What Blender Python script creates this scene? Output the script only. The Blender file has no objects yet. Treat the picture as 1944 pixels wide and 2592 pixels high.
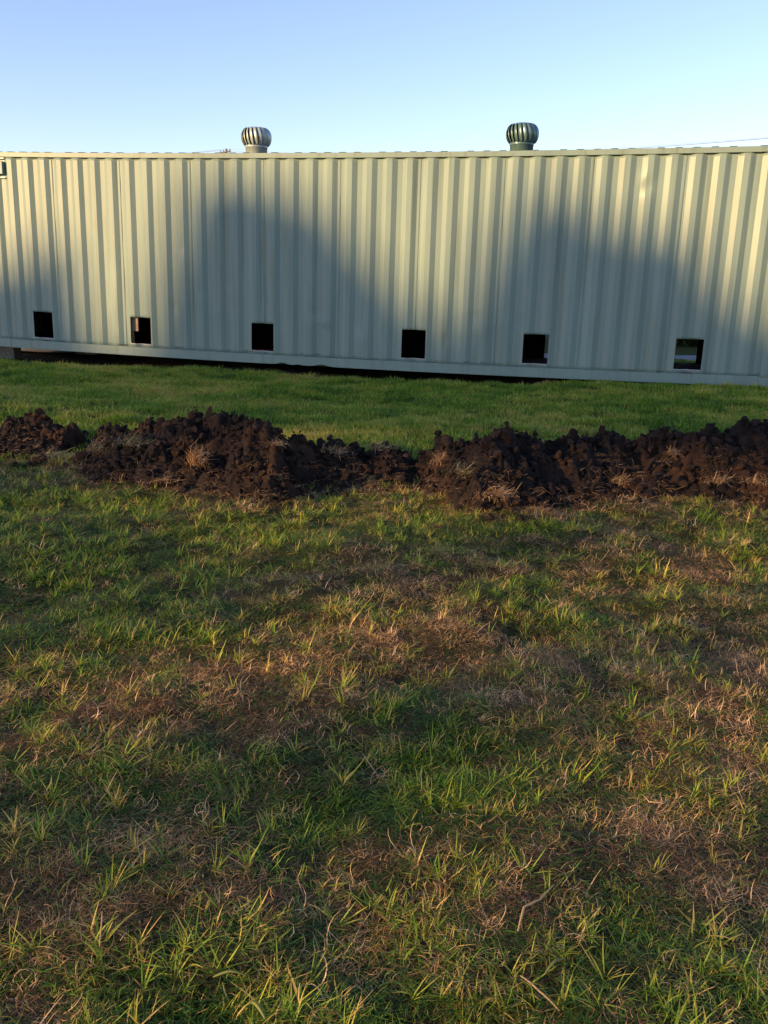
import bpy, bmesh, math, random
import numpy as np
from mathutils import Vector, Matrix
random.seed(7); RNG = np.random.default_rng(7)
SC = bpy.context.scene
COL = SC.collection
R = math.radians

# ---------------------------------------------------------------- camera
CAM_Z = 1.55
F_PX, PITCH, ROLL = 2214.757, 0.2494164, 0.0309455      # photograph is 1944 x 2592
cam_data = bpy.data.cameras.new('camera')
cam = bpy.data.objects.new('camera', cam_data); COL.objects.link(cam)
cp, sp, cr, sr = math.cos(PITCH), math.sin(PITCH), math.cos(ROLL), math.sin(ROLL)
FWD = Vector((0, cp, -sp)); UP0 = Vector((0, sp, cp)); RT0 = Vector((1, 0, 0))
RT = cr*RT0 + sr*UP0; UP = -sr*RT0 + cr*UP0
m = Matrix.Identity(4)
for i in range(3):
    m[i][0] = RT[i]; m[i][1] = UP[i]; m[i][2] = -FWD[i]
m.translation = Vector((0, 0, CAM_Z))
cam.matrix_world = m
cam_data.sensor_fit = 'VERTICAL'; cam_data.sensor_height = 36.0
cam_data.lens = 36.0*F_PX/2592.0
cam_data.clip_start = 0.05; cam_data.clip_end = 6000
SC.camera = cam

# ---------------------------------------------------------------- sun, sky, exposure
SUN_AZ, SUN_EL = 58.0, 12.0            # degrees left of straight behind the camera; elevation
sun_dir = Vector((-math.sin(R(SUN_AZ))*math.cos(R(SUN_EL)), -math.cos(R(SUN_AZ))*math.cos(R(SUN_EL)), math.sin(R(SUN_EL))))
sl = bpy.data.lights.new('sun', 'SUN'); sun = bpy.data.objects.new('sun', sl); COL.objects.link(sun)
sl.energy = 4.6; sl.angle = R(0.9); sl.color = (1.0, 0.61, 0.27)
sun.rotation_euler = (-sun_dir).to_track_quat('-Z', 'Y').to_euler()
sun.location = (-20, -14, 12)
world = bpy.data.worlds.new('World'); SC.world = world; world.use_nodes = True
wn = world.node_tree; wn.nodes.clear()
wo = wn.nodes.new('ShaderNodeOutputWorld'); wb = wn.nodes.new('ShaderNodeBackground')
sky = wn.nodes.new('ShaderNodeTexSky'); sky.sky_type = 'NISHITA'; sky.sun_disc = False
sky.sun_elevation = R(SUN_EL); sky.sun_rotation = math.atan2(sun_dir.x, sun_dir.y)
sky.air_density = 1.0; sky.dust_density = 0.1; sky.ozone_density = 3.0; sky.altitude = 100
wb.inputs['Strength'].default_value = 0.14
tn = wn.nodes.new('ShaderNodeMix'); tn.data_type = 'RGBA'; tn.blend_type = 'MULTIPLY'; tn.inputs[0].default_value = 1.0
tn.inputs[7].default_value = (1.24, 0.96, 0.96, 1)      # white balance of the phone camera, even over the whole sky
wn.links.new(sky.outputs[0], tn.inputs[6]); wn.links.new(tn.outputs[2], wb.inputs['Color']); wn.links.new(wb.outputs[0], wo.inputs[0])
SC.view_settings.view_transform = 'Standard'; SC.view_settings.look = 'None'
SC.view_settings.exposure = 1.18; SC.view_settings.gamma = 1.0; SC.view_settings.use_curve_mapping = False
SC.render.engine = 'CYCLES'
SC.cycles.max_bounces = 6; SC.cycles.transparent_max_bounces = 8

# ---------------------------------------------------------------- helpers
def link(o, parent=None):
    COL.objects.link(o)
    if parent: o.parent = parent
    return o
def mesh_obj(name, verts, faces, mat=None, parent=None, smooth=False):
    me = bpy.data.meshes.new(name)
    me.from_pydata([tuple(v) for v in verts], [], [tuple(f) for f in faces]); me.update()
    if mat: me.materials.append(mat)
    if smooth: me.polygons.foreach_set('use_smooth', [True]*len(me.polygons))
    return link(bpy.data.objects.new(name, me), parent)
def np_mesh(name, V, Fc, mat=None, smooth=False, attrs=None):
    """V (n,3), Fc (m,k) numpy arrays -> mesh data, fast"""
    me = bpy.data.meshes.new(name)
    n, k = len(Fc), Fc.shape[1]
    me.vertices.add(len(V)); me.vertices.foreach_set('co', np.ascontiguousarray(V, dtype=np.float32).ravel())
    me.loops.add(n*k); me.loops.foreach_set('vertex_index', np.ascontiguousarray(Fc, dtype=np.int32).ravel())
    me.polygons.add(n); me.polygons.foreach_set('loop_start', np.arange(0, n*k, k, dtype=np.int32))
    me.polygons.foreach_set('use_smooth', np.full(n, smooth))
    me.update(calc_edges=True)
    for nm, arr in (attrs or {}).items():
        a = me.attributes.new(nm, 'FLOAT', 'POINT'); a.data.foreach_set('value', np.asarray(arr, dtype=np.float32))
    if mat: me.materials.append(mat)
    return me
def tag(o, label=None, cat=None, group=None, kind=None):
    if label: o['label'] = label
    if cat: o['category'] = cat
    if group: o['group'] = group
    if kind: o['kind'] = kind
    return o
def empty(name, loc, rz=0.0):
    o = bpy.data.objects.new(name, None); o.location = loc; o.rotation_euler = (0, 0, rz)
    o.empty_display_size = 0.2
    return link(o)
def hash2(ix, iy, seed):
    h = (ix.astype(np.int64)*374761393 + iy.astype(np.int64)*668265263 + seed*974634777) & 0xffffffff
    h = ((h ^ (h >> 13))*1274126177) & 0xffffffff
    h = h ^ (h >> 16)
    return (h & 0xffffff)/float(0xffffff)
def vnoise(x, y, scale, seed=0):
    """smooth value noise, -1..1"""
    x = np.asarray(x, dtype=float)/scale; y = np.asarray(y, dtype=float)/scale
    ix, iy = np.floor(x), np.floor(y); fx, fy = x-ix, y-iy
    fx = fx*fx*(3-2*fx); fy = fy*fy*(3-2*fy)
    a = hash2(ix, iy, seed); b = hash2(ix+1, iy, seed); c = hash2(ix, iy+1, seed); d = hash2(ix+1, iy+1, seed)
    return 2*((a*(1-fx)+b*fx)*(1-fy)+(c*(1-fx)+d*fx)*fy)-1
def fbm(x, y, scale, seed=0, octs=3):
    s = 0; a = 1; t = 0
    for i in range(octs):
        s = s + a*vnoise(x+i*3.7, y-i*5.1, scale/2**i, seed+i*11); t += a; a *= 0.5
    return s/t
def sstep(a, b, x):
    t = np.clip((np.asarray(x, dtype=float)-a)/(b-a), 0, 1); return t*t*(3-2*t)

# ---------------------------------------------------------------- materials
def new_mat(name):
    mt = bpy.data.materials.new(name); mt.use_nodes = True
    return mt, mt.node_tree.nodes, mt.node_tree.links, mt.node_tree.nodes['Principled BSDF']
def tex_noise(N, L, scale, detail=4, coord='Object', rough=0.55, vec=None):
    t = N.new('ShaderNodeTexNoise'); t.inputs['Scale'].default_value = scale
    t.inputs['Detail'].default_value = detail; t.inputs['Roughness'].default_value = rough
    if vec is None:
        c = N.new('ShaderNodeTexCoord'); vec = c.outputs[coord]
    L.new(vec, t.inputs['Vector']); return t
def ramp(N, L, src, stops):
    r = N.new('ShaderNodeValToRGB'); L.new(src, r.inputs[0])
    e = r.color_ramp.elements
    e[0].position, e[0].color = stops[0][0], (*stops[0][1], 1)
    e[1].position, e[1].color = stops[-1][0], (*stops[-1][1], 1)
    for p, c in stops[1:-1]:
        x = e.new(p); x.color = (*c, 1)
    return r
def mixc(N, L, fac, a, b):
    mx = N.new('ShaderNodeMix'); mx.data_type = 'RGBA'
    for val, sock in ((fac, mx.inputs[0]), (a, mx.inputs[6]), (b, mx.inputs[7])):
        if hasattr(val, 'links'): L.new(val, sock)
        elif isinstance(val, tuple): sock.default_value = (*val, 1)
        else: sock.default_value = val
    return mx.outputs[2]
def bump(N, L, B, h, strength, dist=0.01):
    b = N.new('ShaderNodeBump'); b.inputs['Strength'].default_value = strength; b.inputs['Distance'].default_value = dist
    L.new(h, b.inputs['Height']); L.new(b.outputs[0], B.inputs['Normal'])

def paint_material(name, base, rail=False):
    mt, N, L, B = new_mat(name)
    c = N.new('ShaderNodeTexCoord')
    mp = N.new('ShaderNodeMapping'); mp.inputs['Scale'].default_value = (1.0, 1.0, 0.25)
    L.new(c.outputs['Object'], mp.inputs['Vector'])
    n1 = tex_noise(N, L, 2.2, 5, vec=mp.outputs[0])
    n2 = tex_noise(N, L, 30, 3, vec=c.outputs['Object'])
    d = tuple(x*0.88 for x in base)
    r1 = ramp(N, L, n1.outputs[0], [(0.35, d), (0.65, base)])
    # rain streaks and dust, long in z
    mp2 = N.new('ShaderNodeMapping'); mp2.inputs['Scale'].default_value = (14, 14, 0.5)
    L.new(c.outputs['Object'], mp2.inputs['Vector'])
    n3 = tex_noise(N, L, 1.0, 3, vec=mp2.outputs[0])
    r3 = ramp(N, L, n3.outputs[0], [(0.52, (0, 0, 0)), (0.8, (1, 1, 1))])
    col = mixc(N, L, r3.outputs[0], r1.outputs[0], (base[0]*0.72, base[1]*0.68, base[2]*0.6))
    # rust patches, also painting in the dark shadow line along the rail joint (object z about 0.13)
    sz = N.new('ShaderNodeSeparateXYZ'); L.new(c.outputs['Object'], sz.inputs[0])
    a1 = N.new('ShaderNodeMath'); a1.operation = 'SUBTRACT'; L.new(sz.outputs['Z'], a1.inputs[0]); a1.inputs[1].default_value = 0.118 if rail else 0.12
    a2 = N.new('ShaderNodeMath'); a2.operation = 'ABSOLUTE'; L.new(a1.outputs[0], a2.inputs[0])
    a3 = ramp(N, L, a2.outputs[0], [(0.0, (1, 1, 1)), (0.009, (0, 0, 0))])
    n4 = tex_noise(N, L, 5.0, 4, vec=c.outputs['Object'])
    r4 = ramp(N, L, n4.outputs[0], [(0.55, (0, 0, 0)), (0.62, (1, 1, 1))])
    mm = N.new('ShaderNodeMath'); mm.operation = 'MULTIPLY'; L.new(a3.outputs[0], mm.inputs[0]); L.new(r4.outputs[0], mm.inputs[1])
    col = mixc(N, L, mm.outputs[0], col, (0.10, 0.05, 0.03))
    L.new(col, B.inputs['Base Color'])
    rr = N.new('ShaderNodeMapRange'); L.new(n1.outputs[0], rr.inputs[0]); rr.inputs[3].default_value = 0.36; rr.inputs[4].default_value = 0.46
    L.new(rr.outputs[0], B.inputs['Roughness'])
    B.inputs['Specular IOR Level'].default_value = 0.28
    bump(N, L, B, n2.outputs[0], 0.12, 0.003)
    return mt
PAINT = paint_material('sage_paint', (0.190, 0.268, 0.238))
PAINT_RAIL = paint_material('sage_rail_paint', (0.190, 0.268, 0.238), True)
def plain(name, col, rough=0.7, metallic=0.0, var=0.25, scale=8.0, bmp=0.2, spec=0.5):
    mt, N, L, B = new_mat(name)
    n = tex_noise(N, L, scale, 5)
    r = ramp(N, L, n.outputs[0], [(0.3, tuple(x*(1-var) for x in col)), (0.7, tuple(min(1, x*(1+var)) for x in col))])
    L.new(r.outputs[0], B.inputs['Base Color']); B.inputs['Roughness'].default_value = rough
    B.inputs['Metallic'].default_value = metallic; B.inputs['Specular IOR Level'].default_value = spec
    bump(N, L, B, n.outputs[0], bmp, 0.01)
    return mt
INNER = plain('inside_shade_black', (0.012, 0.010, 0.009), 0.95, spec=0.05)  # near black colour stands in for the shade inside and under the container
TIMBER = plain('timber_floor', (0.022, 0.010, 0.007), 0.95, scale=20, spec=0.03)
PLATE = plain('pale_pink_vent_cover', (0.50, 0.44, 0.40), 0.7)
RAW = plain('bare_cut_steel', (0.32, 0.33, 0.33), 0.45, 0.2, 0.15, 40)
ROOFM = plain('weathered_roof_paint', (0.07, 0.06, 0.05), 0.9, spec=0.1)
GALV = plain('galvanised_steel', (0.30, 0.37, 0.36), 0.38, 0.35, 0.14, 10, 0.06)
GALV_G = plain('green_grey_steel', (0.10, 0.18, 0.18), 0.34, 0.4, 0.14, 10, 0.06)  # darker and greener base colour than the left vent
INSIDE_V = plain('vent_gap_shade', (0.015, 0.017, 0.02), 0.8)  # near black colour for the shade seen between the vanes
CONCRETE = plain('weathered_concrete', (0.17, 0.17, 0.17), 0.9, scale=18)
POLE_W = plain('weathered_pole_wood', (0.10, 0.075, 0.055), 0.9, scale=12)
WIREM = plain('aluminium_wire', (0.16, 0.19, 0.22), 0.8, 0.0, 0.1, spec=0.1)
PLY = plain('pale_plywood', (0.26, 0.18, 0.11), 0.8, 0, 0.2, 14)
REDP = plain('red_marking_paint', (0.45, 0.06, 0.03), 0.6)
BARK = plain('tree_bark', (0.11, 0.085, 0.06), 0.9, scale=9, bmp=0.6)
ROADM = plain('pale_asphalt_road', (0.20, 0.20, 0.22), 0.9, 0, 0.15, 5)
PAPER = plain('white_paper', (0.75, 0.75, 0.75), 0.8, 0, 0.05)

def ground_material():
    mt, N, L, B = new_mat('turf_thatch')
    c = N.new('ShaderNodeTexCoord')
    n1 = tex_noise(N, L, 1.1, 6, vec=c.outputs['Object'], rough=0.6)
    n2 = tex_noise(N, L, 38, 6, vec=c.outputs['Object'], rough=0.7)
    n3 = tex_noise(N, L, 150, 4, vec=c.outputs['Object'], rough=0.7)
    soil = ramp(N, L, n2.outputs[0], [(0.35, (0.016, 0.011, 0.008)), (0.55, (0.05, 0.034, 0.018)), (0.75, (0.13, 0.085, 0.045))])
    grn = ramp(N, L, n3.outputs[0], [(0.3, (0.018, 0.028, 0.008)), (0.5, (0.05, 0.072, 0.02)), (0.75, (0.13, 0.12, 0.05))])
    f = ramp(N, L, n1.outputs[0], [(0.38, (0.25, 0.25, 0.25)), (0.6, (0.8, 0.8, 0.8))])
    # out on the far field the turf reads green
    sz = N.new('ShaderNodeSeparateXYZ'); L.new(c.outputs['Object'], sz.inputs[0])
    far = N.new('ShaderNodeMapRange'); L.new(sz.outputs['Y'], far.inputs[0]); far.inputs[1].default_value = 6.5; far.inputs[2].default_value = 9.5
    col = mixc(N, L, f.outputs[0], soil.outputs[0], grn.outputs[0])
    col = mixc(N, L, far.outputs[0], col, grn.outputs[0])
    a = N.new('ShaderNodeAttribute'); a.attribute_name = 'bare'
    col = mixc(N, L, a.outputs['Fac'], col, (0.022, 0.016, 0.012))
    L.new(col, B.inputs['Base Color']); B.inputs['Roughness'].default_value = 0.95
    B.inputs['Specular IOR Level'].default_value = 0.1
    ad = N.new('ShaderNodeMath'); ad.operation = 'ADD'; L.new(n2.outputs[0], ad.inputs[0]); L.new(n3.outputs[0], ad.inputs[1])
    bump(N, L, B, ad.outputs[0], 0.9, 0.02)
    return mt
def soil_material():
    mt, N, L, B = new_mat('dug_soil')
    n1 = tex_noise(N, L, 3.0, 5); n2 = tex_noise(N, L, 45, 6, rough=0.7)
    r1 = ramp(N, L, n2.outputs[0], [(0.3, (0.008, 0.006, 0.006)), (0.55, (0.018, 0.012, 0.010)), (0.8, (0.038, 0.022, 0.018))])
    r2 = ramp(N, L, n2.outputs[0], [(0.3, (0.022, 0.012, 0.008)), (0.6, (0.055, 0.028, 0.016)), (0.85, (0.11, 0.055, 0.028))])
    f = ramp(N, L, n1.outputs[0], [(0.50, (0, 0, 0)), (0.64, (1, 1, 1))])
    L.new(mixc(N, L, f.outputs[0], r1.outputs[0], r2.outputs[0]), B.inputs['Base Color'])
    B.inputs['Roughness'].default_value = 0.92; B.inputs['Specular IOR Level'].default_value = 0.2
    bump(N, L, B, n2.outputs[0], 1.0, 0.02)
    return mt
def blade_material(name, stops, transl=0.35, rough=0.5, inst=True):
    """stops: colours over the per-blade value 'var' shifted by the per-clump value 'tint'"""
    mt, N, L, B = new_mat(name)
    a = N.new('ShaderNodeAttribute'); a.attribute_name = 'var'
    add = N.new('ShaderNodeMath'); add.operation = 'ADD'; L.new(a.outputs['Fac'], add.inputs[0])
    if inst:
        t = N.new('ShaderNodeAttribute'); t.attribute_name = 'tint'; t.attribute_type = 'INSTANCER'
        L.new(t.outputs['Fac'], add.inputs[1])
    else: add.inputs[1].default_value = 0.0
    r = ramp(N, L, add.outputs[0], stops)
    L.new(r.outputs[0], B.inputs['Base Color']); B.inputs['Roughness'].default_value = rough
    B.inputs['Specular IOR Level'].default_value = 0.35
    tr = N.new('ShaderNodeBsdfTranslucent'); L.new(r.outputs[0], tr.inputs['Color'])
    mx = N.new('ShaderNodeMixShader'); mx.inputs[0].default_value = transl
    L.new(B.outputs[0], mx.inputs[1]); L.new(tr.outputs[0], mx.inputs[2])
    L.new(mx.outputs[0], N['Material Output'].inputs['Surface'])
    return mt
GROUND_M = ground_material(); SOIL_M = soil_material()
GREEN_M = blade_material('green_blades', [(0.0, (0.055, 0.115, 0.016)), (0.30, (0.10, 0.22, 0.018)), (0.56, (0.24, 0.38, 0.030)), (0.78, (0.48, 0.44, 0.06)), (1.0, (0.68, 0.46, 0.15))])
DRY_M = blade_material('dry_blades', [(0.0, (0.08, 0.045, 0.024)), (0.30, (0.25, 0.14, 0.055)), (0.6, (0.60, 0.36, 0.14)), (0.95, (0.85, 0.58, 0.30))], 0.2, 0.6)
STRAW_M = blade_material('torn_straw', [(0.0, (0.14, 0.08, 0.035)), (0.5, (0.36, 0.21, 0.09)), (1.0, (0.60, 0.42, 0.22))], 0.2, 0.6, inst=False)
GREYGREEN_M = blade_material('grey_green_straw', [(0.0, (0.07, 0.075, 0.03)), (0.5, (0.19, 0.17, 0.08)), (1.0, (0.38, 0.30, 0.18))], 0.2, 0.6, inst=False)
GREENONE_M = blade_material('green_loose_blade', [(0.0, (0.12, 0.17, 0.04)), (1.0, (0.26, 0.28, 0.08))], 0.3, 0.5, inst=False)
LEAF_M = blade_material('tree_leaves', [(0.0, (0.03, 0.05, 0.015)), (0.6, (0.06, 0.09, 0.025)), (1.0, (0.10, 0.11, 0.04))], 0.3, 0.5, inst=False)

# ---------------------------------------------------------------- container frame of reference
YAW = -0.2479617; OX, OY, OZ = -5.658144, 13.8044, CAM_Z-1.0525475
CW, SW = math.cos(YAW), math.sin(YAW)
H = 2.855
def sag(s): return 0.0481*max(-0.6, (1-((s-5.2)/5.7)**2))
def C(s, d, h):
    """container coordinates (along, depth behind the front face, height) in the container's own frame"""
    return (s, d, h-sag(s))
def wall_xy(s, d=0.0): return (OX+s*CW-d*SW, OY+s*SW+d*CW)
def to_sd(x, y):
    dx, dy = x-OX, y-OY
    return dx*CW+dy*SW, -dx*SW+dy*CW
def pix_ray(px, py):
    v = FWD + RT*((px-972)/F_PX) + UP*((1296-py)/F_PX)
    return v

# ---------------------------------------------------------------- ground
def gz(x, y, detail=True):
    x = np.asarray(x, dtype=float); y = np.asarray(y, dtype=float)
    z = 0.03*np.clip(y, -3, 14.5)
    s, d = to_sd(x, y)
    near = sstep(-6.0, -0.3, d)*(1-sstep(3, 8, d))
    delta = -0.085 + 0.035*sstep(0, 5, s) + 0.19*sstep(5.5, 10.5, s)
    z = z + near*delta
    # hollow under the left end of the container
    z = z - 0.10*sstep(-0.75, -0.1, d)*(1-sstep(2.2, 3.0, d))*(1-sstep(0.5, 3.0, s))*sstep(-3, -1.5, s)
    if detail:
        f = (1-sstep(20, 40, np.abs(y)+np.abs(x)))*(1-sstep(13.4, 14.4, y))
        z = z + f*(0.026*vnoise(x, y, 0.9, 1)+0.022*vnoise(x, y, 0.36, 2)+0.020*vnoise(x, y, 0.17, 3))
    return z
def axis(lo, hi, step, far, n):
    core = np.arange(lo, hi+1e-6, step)
    g = np.geomspace(step*2, far, n)
    return np.concatenate([(lo-g)[::-1], core, hi+g])
gx = axis(-7, 7, 0.045, 1500, 40); gy = axis(0.6, 14.5, 0.045, 1500, 40)
GX, GY = np.meshgrid(gx, gy)
GZ = gz(GX, GY)
nx, ny = len(gx), len(gy)
V = np.stack([GX.ravel(), GY.ravel(), GZ.ravel()], 1)
ii = (np.arange(ny-1)[:, None]*nx+np.arange(nx-1)[None, :]).ravel()
Fc = np.stack([ii, ii+1, ii+nx+1, ii+nx], 1)
S_, D_ = to_sd(V[:, 0], V[:, 1])
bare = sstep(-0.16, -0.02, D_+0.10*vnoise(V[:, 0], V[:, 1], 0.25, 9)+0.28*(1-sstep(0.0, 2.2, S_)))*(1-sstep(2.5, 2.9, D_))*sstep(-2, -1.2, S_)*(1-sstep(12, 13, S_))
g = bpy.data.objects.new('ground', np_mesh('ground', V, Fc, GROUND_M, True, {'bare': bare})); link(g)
tag(g, kind='structure')

# road beyond the container, on the far field
def strip(name, y0, y1, x0, x1, mat, lift):
    xs = np.linspace(x0, x1, 60); v = []; f = []
    for x in xs:
        for yy in (y0, y1):
            sx, sy = x*CW - yy*SW*0, yy
            v.append((x, yy-0.12*x, float(gz(x, yy-0.12*x, False))+lift))
    for i in range(len(xs)-1): f.append((2*i, 2*i+2, 2*i+3, 2*i+1))
    return mesh_obj(name, v, f, mat)
tag(strip('road', 14.75, 16.6, -120, 120, ROADM, 0.05), kind='structure')

# ---------------------------------------------------------------- shipping container
box = empty('shipping_container', (OX, OY, OZ), YAW)
tag(box, 'long sage green corrugated steel container with small square openings along its foot', 'shipping container')
PIT = 0.278; DEP = 0.036
S_L, S_R = -5.1*PIT, 38.4*PIT+0.0          # first and last corrugation edge of the side sheets
# fold profile: stripe k (slope facing right) is centred on k*PIT; to its left the outer flat, to its right the inner flat
def fold_nodes(lo, hi):
    out = []
    k = int(math.floor(lo/PIT))-1
    while k*PIT < hi+PIT:
        c = k*PIT
        out += [(c-0.034, 0.0), (c+0.034, DEP), (c+0.034+0.070, DEP), (c+0.034+0.070+0.068, 0.0)]
        k += 1
    return out
NODES = fold_nodes(S_L-1, S_R+1)
NS = np.array([a for a, b in NODES]); ND = np.array([b for a, b in NODES])
def fold_depth(s): return float(np.interp(s, NS, ND))
OPEN = [(0.171, 0.507), (1.833, 2.169), (3.778, 4.119), (6.013, 6.350), (7.685, 8.021), (9.631, 9.967)]
OH0, OH1 = 0.178, 0.566
RAIL_B, RAIL_T = 0.128, 2.788
DENTS = [(9.094, 2.40, 0.06, 0.07, 0.016), (9.02, 2.52, 0.05, 0.10, -0.010), (2.696, 1.57, 0.035, 0.04, 0.010),
         (3.05, 1.02, 0.06, 0.08, 0.008), (3.42, 0.98, 0.05, 0.07, -0.007), (3.60, 0.80, 0.05, 0.06, 0.008), (2.98, 0.85, 0.05, 0.05, -0.006),
         (3.95, 0.90, 0.06, 0.10, 0.007), (4.70, 0.75, 0.07, 0.06, 0.008), (6.62, 0.42, 0.05, 0.09, 0.012), (5.42, 0.40, 0.08, 0.14, -0.010),
         (7.0, 0.75, 0.09, 0.05, 0.010), (7.3, 0.66, 0.08, 0.05, -0.009), (7.62, 0.72, 0.06, 0.05, 0.008), (4.9, 0.62, 0.10, 0.05, -0.007),
         (3.22, 0.68, 0.08, 0.06, -0.007), (2.55, 0.72, 0.06, 0.08, 0.006), (5.25, 1.1, 0.05, 0.05, 0.006), (8.3, 1.0, 0.05, 0.07, 0.007)]
def dent(s, h):
    v = 0.0
    for a, b, ra, rb, q in DENTS:
        e = ((s-a)/ra)**2+((h-b)/rb)**2
        if e < 9: v += 1.5*q*math.exp(-e)
    v += 0.0016*float(vnoise(s*1.0, h*1.0, 0.22, 31))*(1.0 if h < 1.3 else 0.5)
    return v
def side_panel(name, s0, s1, mat, parent, far=False, openings=(), h0=RAIL_B-0.01, h1=RAIL_T+0.01, seam=True):
    ss = {round(s0, 4), round(s1, 4)}
    for a in NS:
        if s0 < a < s1: ss.add(round(float(a), 4))
    base = sorted(ss)
    for a, b in zip(base[:-1], base[1:]): ss.add(round((a+b)/2, 4))
    hh = set(np.round(np.linspace(h0, h1, 46), 4))
    for (o0, o1, oh0, oh1) in openings:
        for q in (o0, o1):
            if s0 < q < s1: ss.add(round(q, 4))
        hh.add(round(oh0, 4)); hh.add(round(oh1, 4))
    ss = sorted(ss); hh = sorted(hh)
    verts = []; faces = []; folds = set()
    for i, s in enumerate(ss):
        for h in hh:
            d = fold_depth(s)
            if far: d = 2.438-d
            else: d += dent(s, h)
            verts.append(C(s, d, h))
        if any(abs(s-a) < 1e-3 for a in NS): folds.add(i)
    n = len(hh)
    for i in range(len(ss)-1):
        for j in range(n-1):
            sm, hm = (ss[i]+ss[i+1])/2, (hh[j]+hh[j+1])/2
            if any(o0 < sm < o1 and oh0 < hm < oh1 for (o0, o1, oh0, oh1) in openings): continue
            faces.append((i*n+j, (i+1)*n+j, (i+1)*n+j+1, i*n+j+1))
    o = mesh_obj(name, verts, faces, mat, parent, True)
    me = o.data
    sh = me.attributes.new('sharp_edge', 'BOOLEAN', 'EDGE')
    vals = [(e.vertices[0]//n == e.vertices[1]//n) and (e.vertices[0]//n in folds) for e in me.edges]
    sh.data.foreach_set('value', vals)
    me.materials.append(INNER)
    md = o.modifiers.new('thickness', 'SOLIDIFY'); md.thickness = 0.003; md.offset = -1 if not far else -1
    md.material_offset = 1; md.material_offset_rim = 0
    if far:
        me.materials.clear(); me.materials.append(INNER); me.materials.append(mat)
    return o
def beam(name, pts, mat, parent, w0, w1, h0, h1, edge=None):
    """box section running along s: depth w0..w1, height h0..h1, following the sag"""
    verts = []; faces = []
    for s in pts:
        lo = h0+(edge(s) if edge else 0)
        verts += [C(s, w0, lo), C(s, w1, h0), C(s, w1, h1), C(s, w0, h1)]
    for i in range(len(pts)-1):
        for j in range(4):
            a, b = 4*i+j, 4*i+(j+1) % 4
            faces.append((a, a+4, b+4, b))
    faces.append((0, 1, 2, 3)); n = 4*(len(pts)-1); faces.append((n+3, n+2, n+1, n))
    o = mesh_obj(name, verts, faces, mat, parent)
    bv = o.modifiers.new('edge', 'BEVEL'); bv.width = 0.004; bv.segments = 2; bv.limit_method = 'ANGLE'; bv.angle_limit = R(50)
    return o
E0, E1 = S_L-0.16, S_R+0.16
seams = [S_L] + [k*PIT+0.139+0.085 for k in (-2.5, 1.5, 5.5, 9.5, 13.5, 17.5, 21.5, 25.5, 29.5, 33.5)] + [S_R]
seams = sorted(seams)
op = [(a, b, OH0, OH1) for a, b in OPEN]
for a, b in zip(seams[:-1], seams[1:]):
    side_panel('wall_panel', a, b, PAINT, box, False, [o for o in op if o[0] < b and o[1] > a])
    if a > S_L+0.1:      # welded joint: a thin raised bead down the sheet
        vs = []
        low = OH1+0.004 if any(o[0] <= a <= o[1] for o in OPEN) else RAIL_B
        for h in np.linspace(low, RAIL_T, 12):
            for e in (-0.006, 0.0, 0.006): vs.append(C(a+e, fold_depth(a)-(0.0007 if e == 0 else -0.0004), h))
        fs = []
        for i in range(11):
            for j in range(2): fs.append((3*i+j, 3*i+j+1, 3*i+j+4, 3*i+j+3))
        mesh_obj('weld_seam', vs, fs, PAINT, box, True)
FAR_OPEN = (7.79, 10.10, 0.10, 2.15)
for a, b in ((S_L, 3.4), (3.4, 7.6), (7.6, S_R)):
    side_panel('rear_wall_panel', a, b, PAINT, box, True, [FAR_OPEN] if b > 8 else [], 0.05)
# rails
sp_pts = list(np.linspace(E0, E1, 60))
def bites(s):
    v = 0
    for c, w, q in ((4.26, 0.075, 0.030), (4.50, 0.045, 0.014), (4.86, 0.10, 0.030)):
        v += q*math.exp(-((s-c)/w)**2)
    return v
b_pts = sorted(set(sp_pts) | set(np.linspace(4.0, 5.2, 50)))
j1 = -0.248
beam('bottom_rail', [p for p in b_pts if p < j1-0.003]+[j1-0.003], PAINT_RAIL, box, -0.012, 0.05, 0.0, RAIL_B)
beam('bottom_rail', [j1+0.003]+[p for p in b_pts if p > j1+0.003], PAINT_RAIL, box, -0.012, 0.05, 0.0, RAIL_B, bites)
beam('bottom_rail', sp_pts, PAINT_RAIL, box, 2.39, 2.45, 0.0, RAIL_B-0.04)
beam('top_rail', sp_pts, PAINT_RAIL, box, -0.014, 0.046, RAIL_T, H)
beam('top_rail', sp_pts, PAINT_RAIL, box, 2.392, 2.452, RAIL_T, H)
# floor, cross members, ends, corner posts
beam('timber_floor', sp_pts, TIMBER, box, 0.052, 2.388, 0.06, 0.088)
for k in range(26):
    s = E0+0.2+k*(E1-E0-0.4)/25
    beam('cross_member', [s, s+0.05], INNER, box, 0.054, 2.386, 0.004, 0.056)
for s0, s1 in ((E0-0.012, S_L+0.0), (S_R, E1+0.012)):
    for d0, d1 in ((-0.016, 0.14), (2.298, 2.454)):
        beam('corner_post', [s0, s1], PAINT, box, d0, d1, RAIL_B+0.02, RAIL_T-0.02)
        beam('corner_casting', [s0-0.006, s1+0.01], PAINT, box, d0-0.004, d1+0.004, -0.012, RAIL_B+0.018)
        beam('corner_casting', [s0-0.006, s1+0.01], PAINT, box, d0-0.004, d1+0.004, RAIL_T-0.018, H+0.006)
def end_sheet(name, s, sgn):
    v = []; f = []; ds = np.linspace(0.14, 2.298, 61)
    for i, d in enumerate(ds):
        off = (0, 0.04, 0.04, 0)[i % 4]*sgn
        v += [C(s+off, d, 0.06), C(s+off, d, RAIL_T+0.05)]
    for i in range(60): f.append((2*i, 2*i+2, 2*i+3, 2*i+1))
    o = mesh_obj(name, v, f, PAINT, box); md = o.modifiers.new('t', 'SOLIDIFY'); md.thickness = 0.003
end_sheet('end_wall', E0+0.03, 1); end_sheet('end_wall', E1-0.03, -1)
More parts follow.
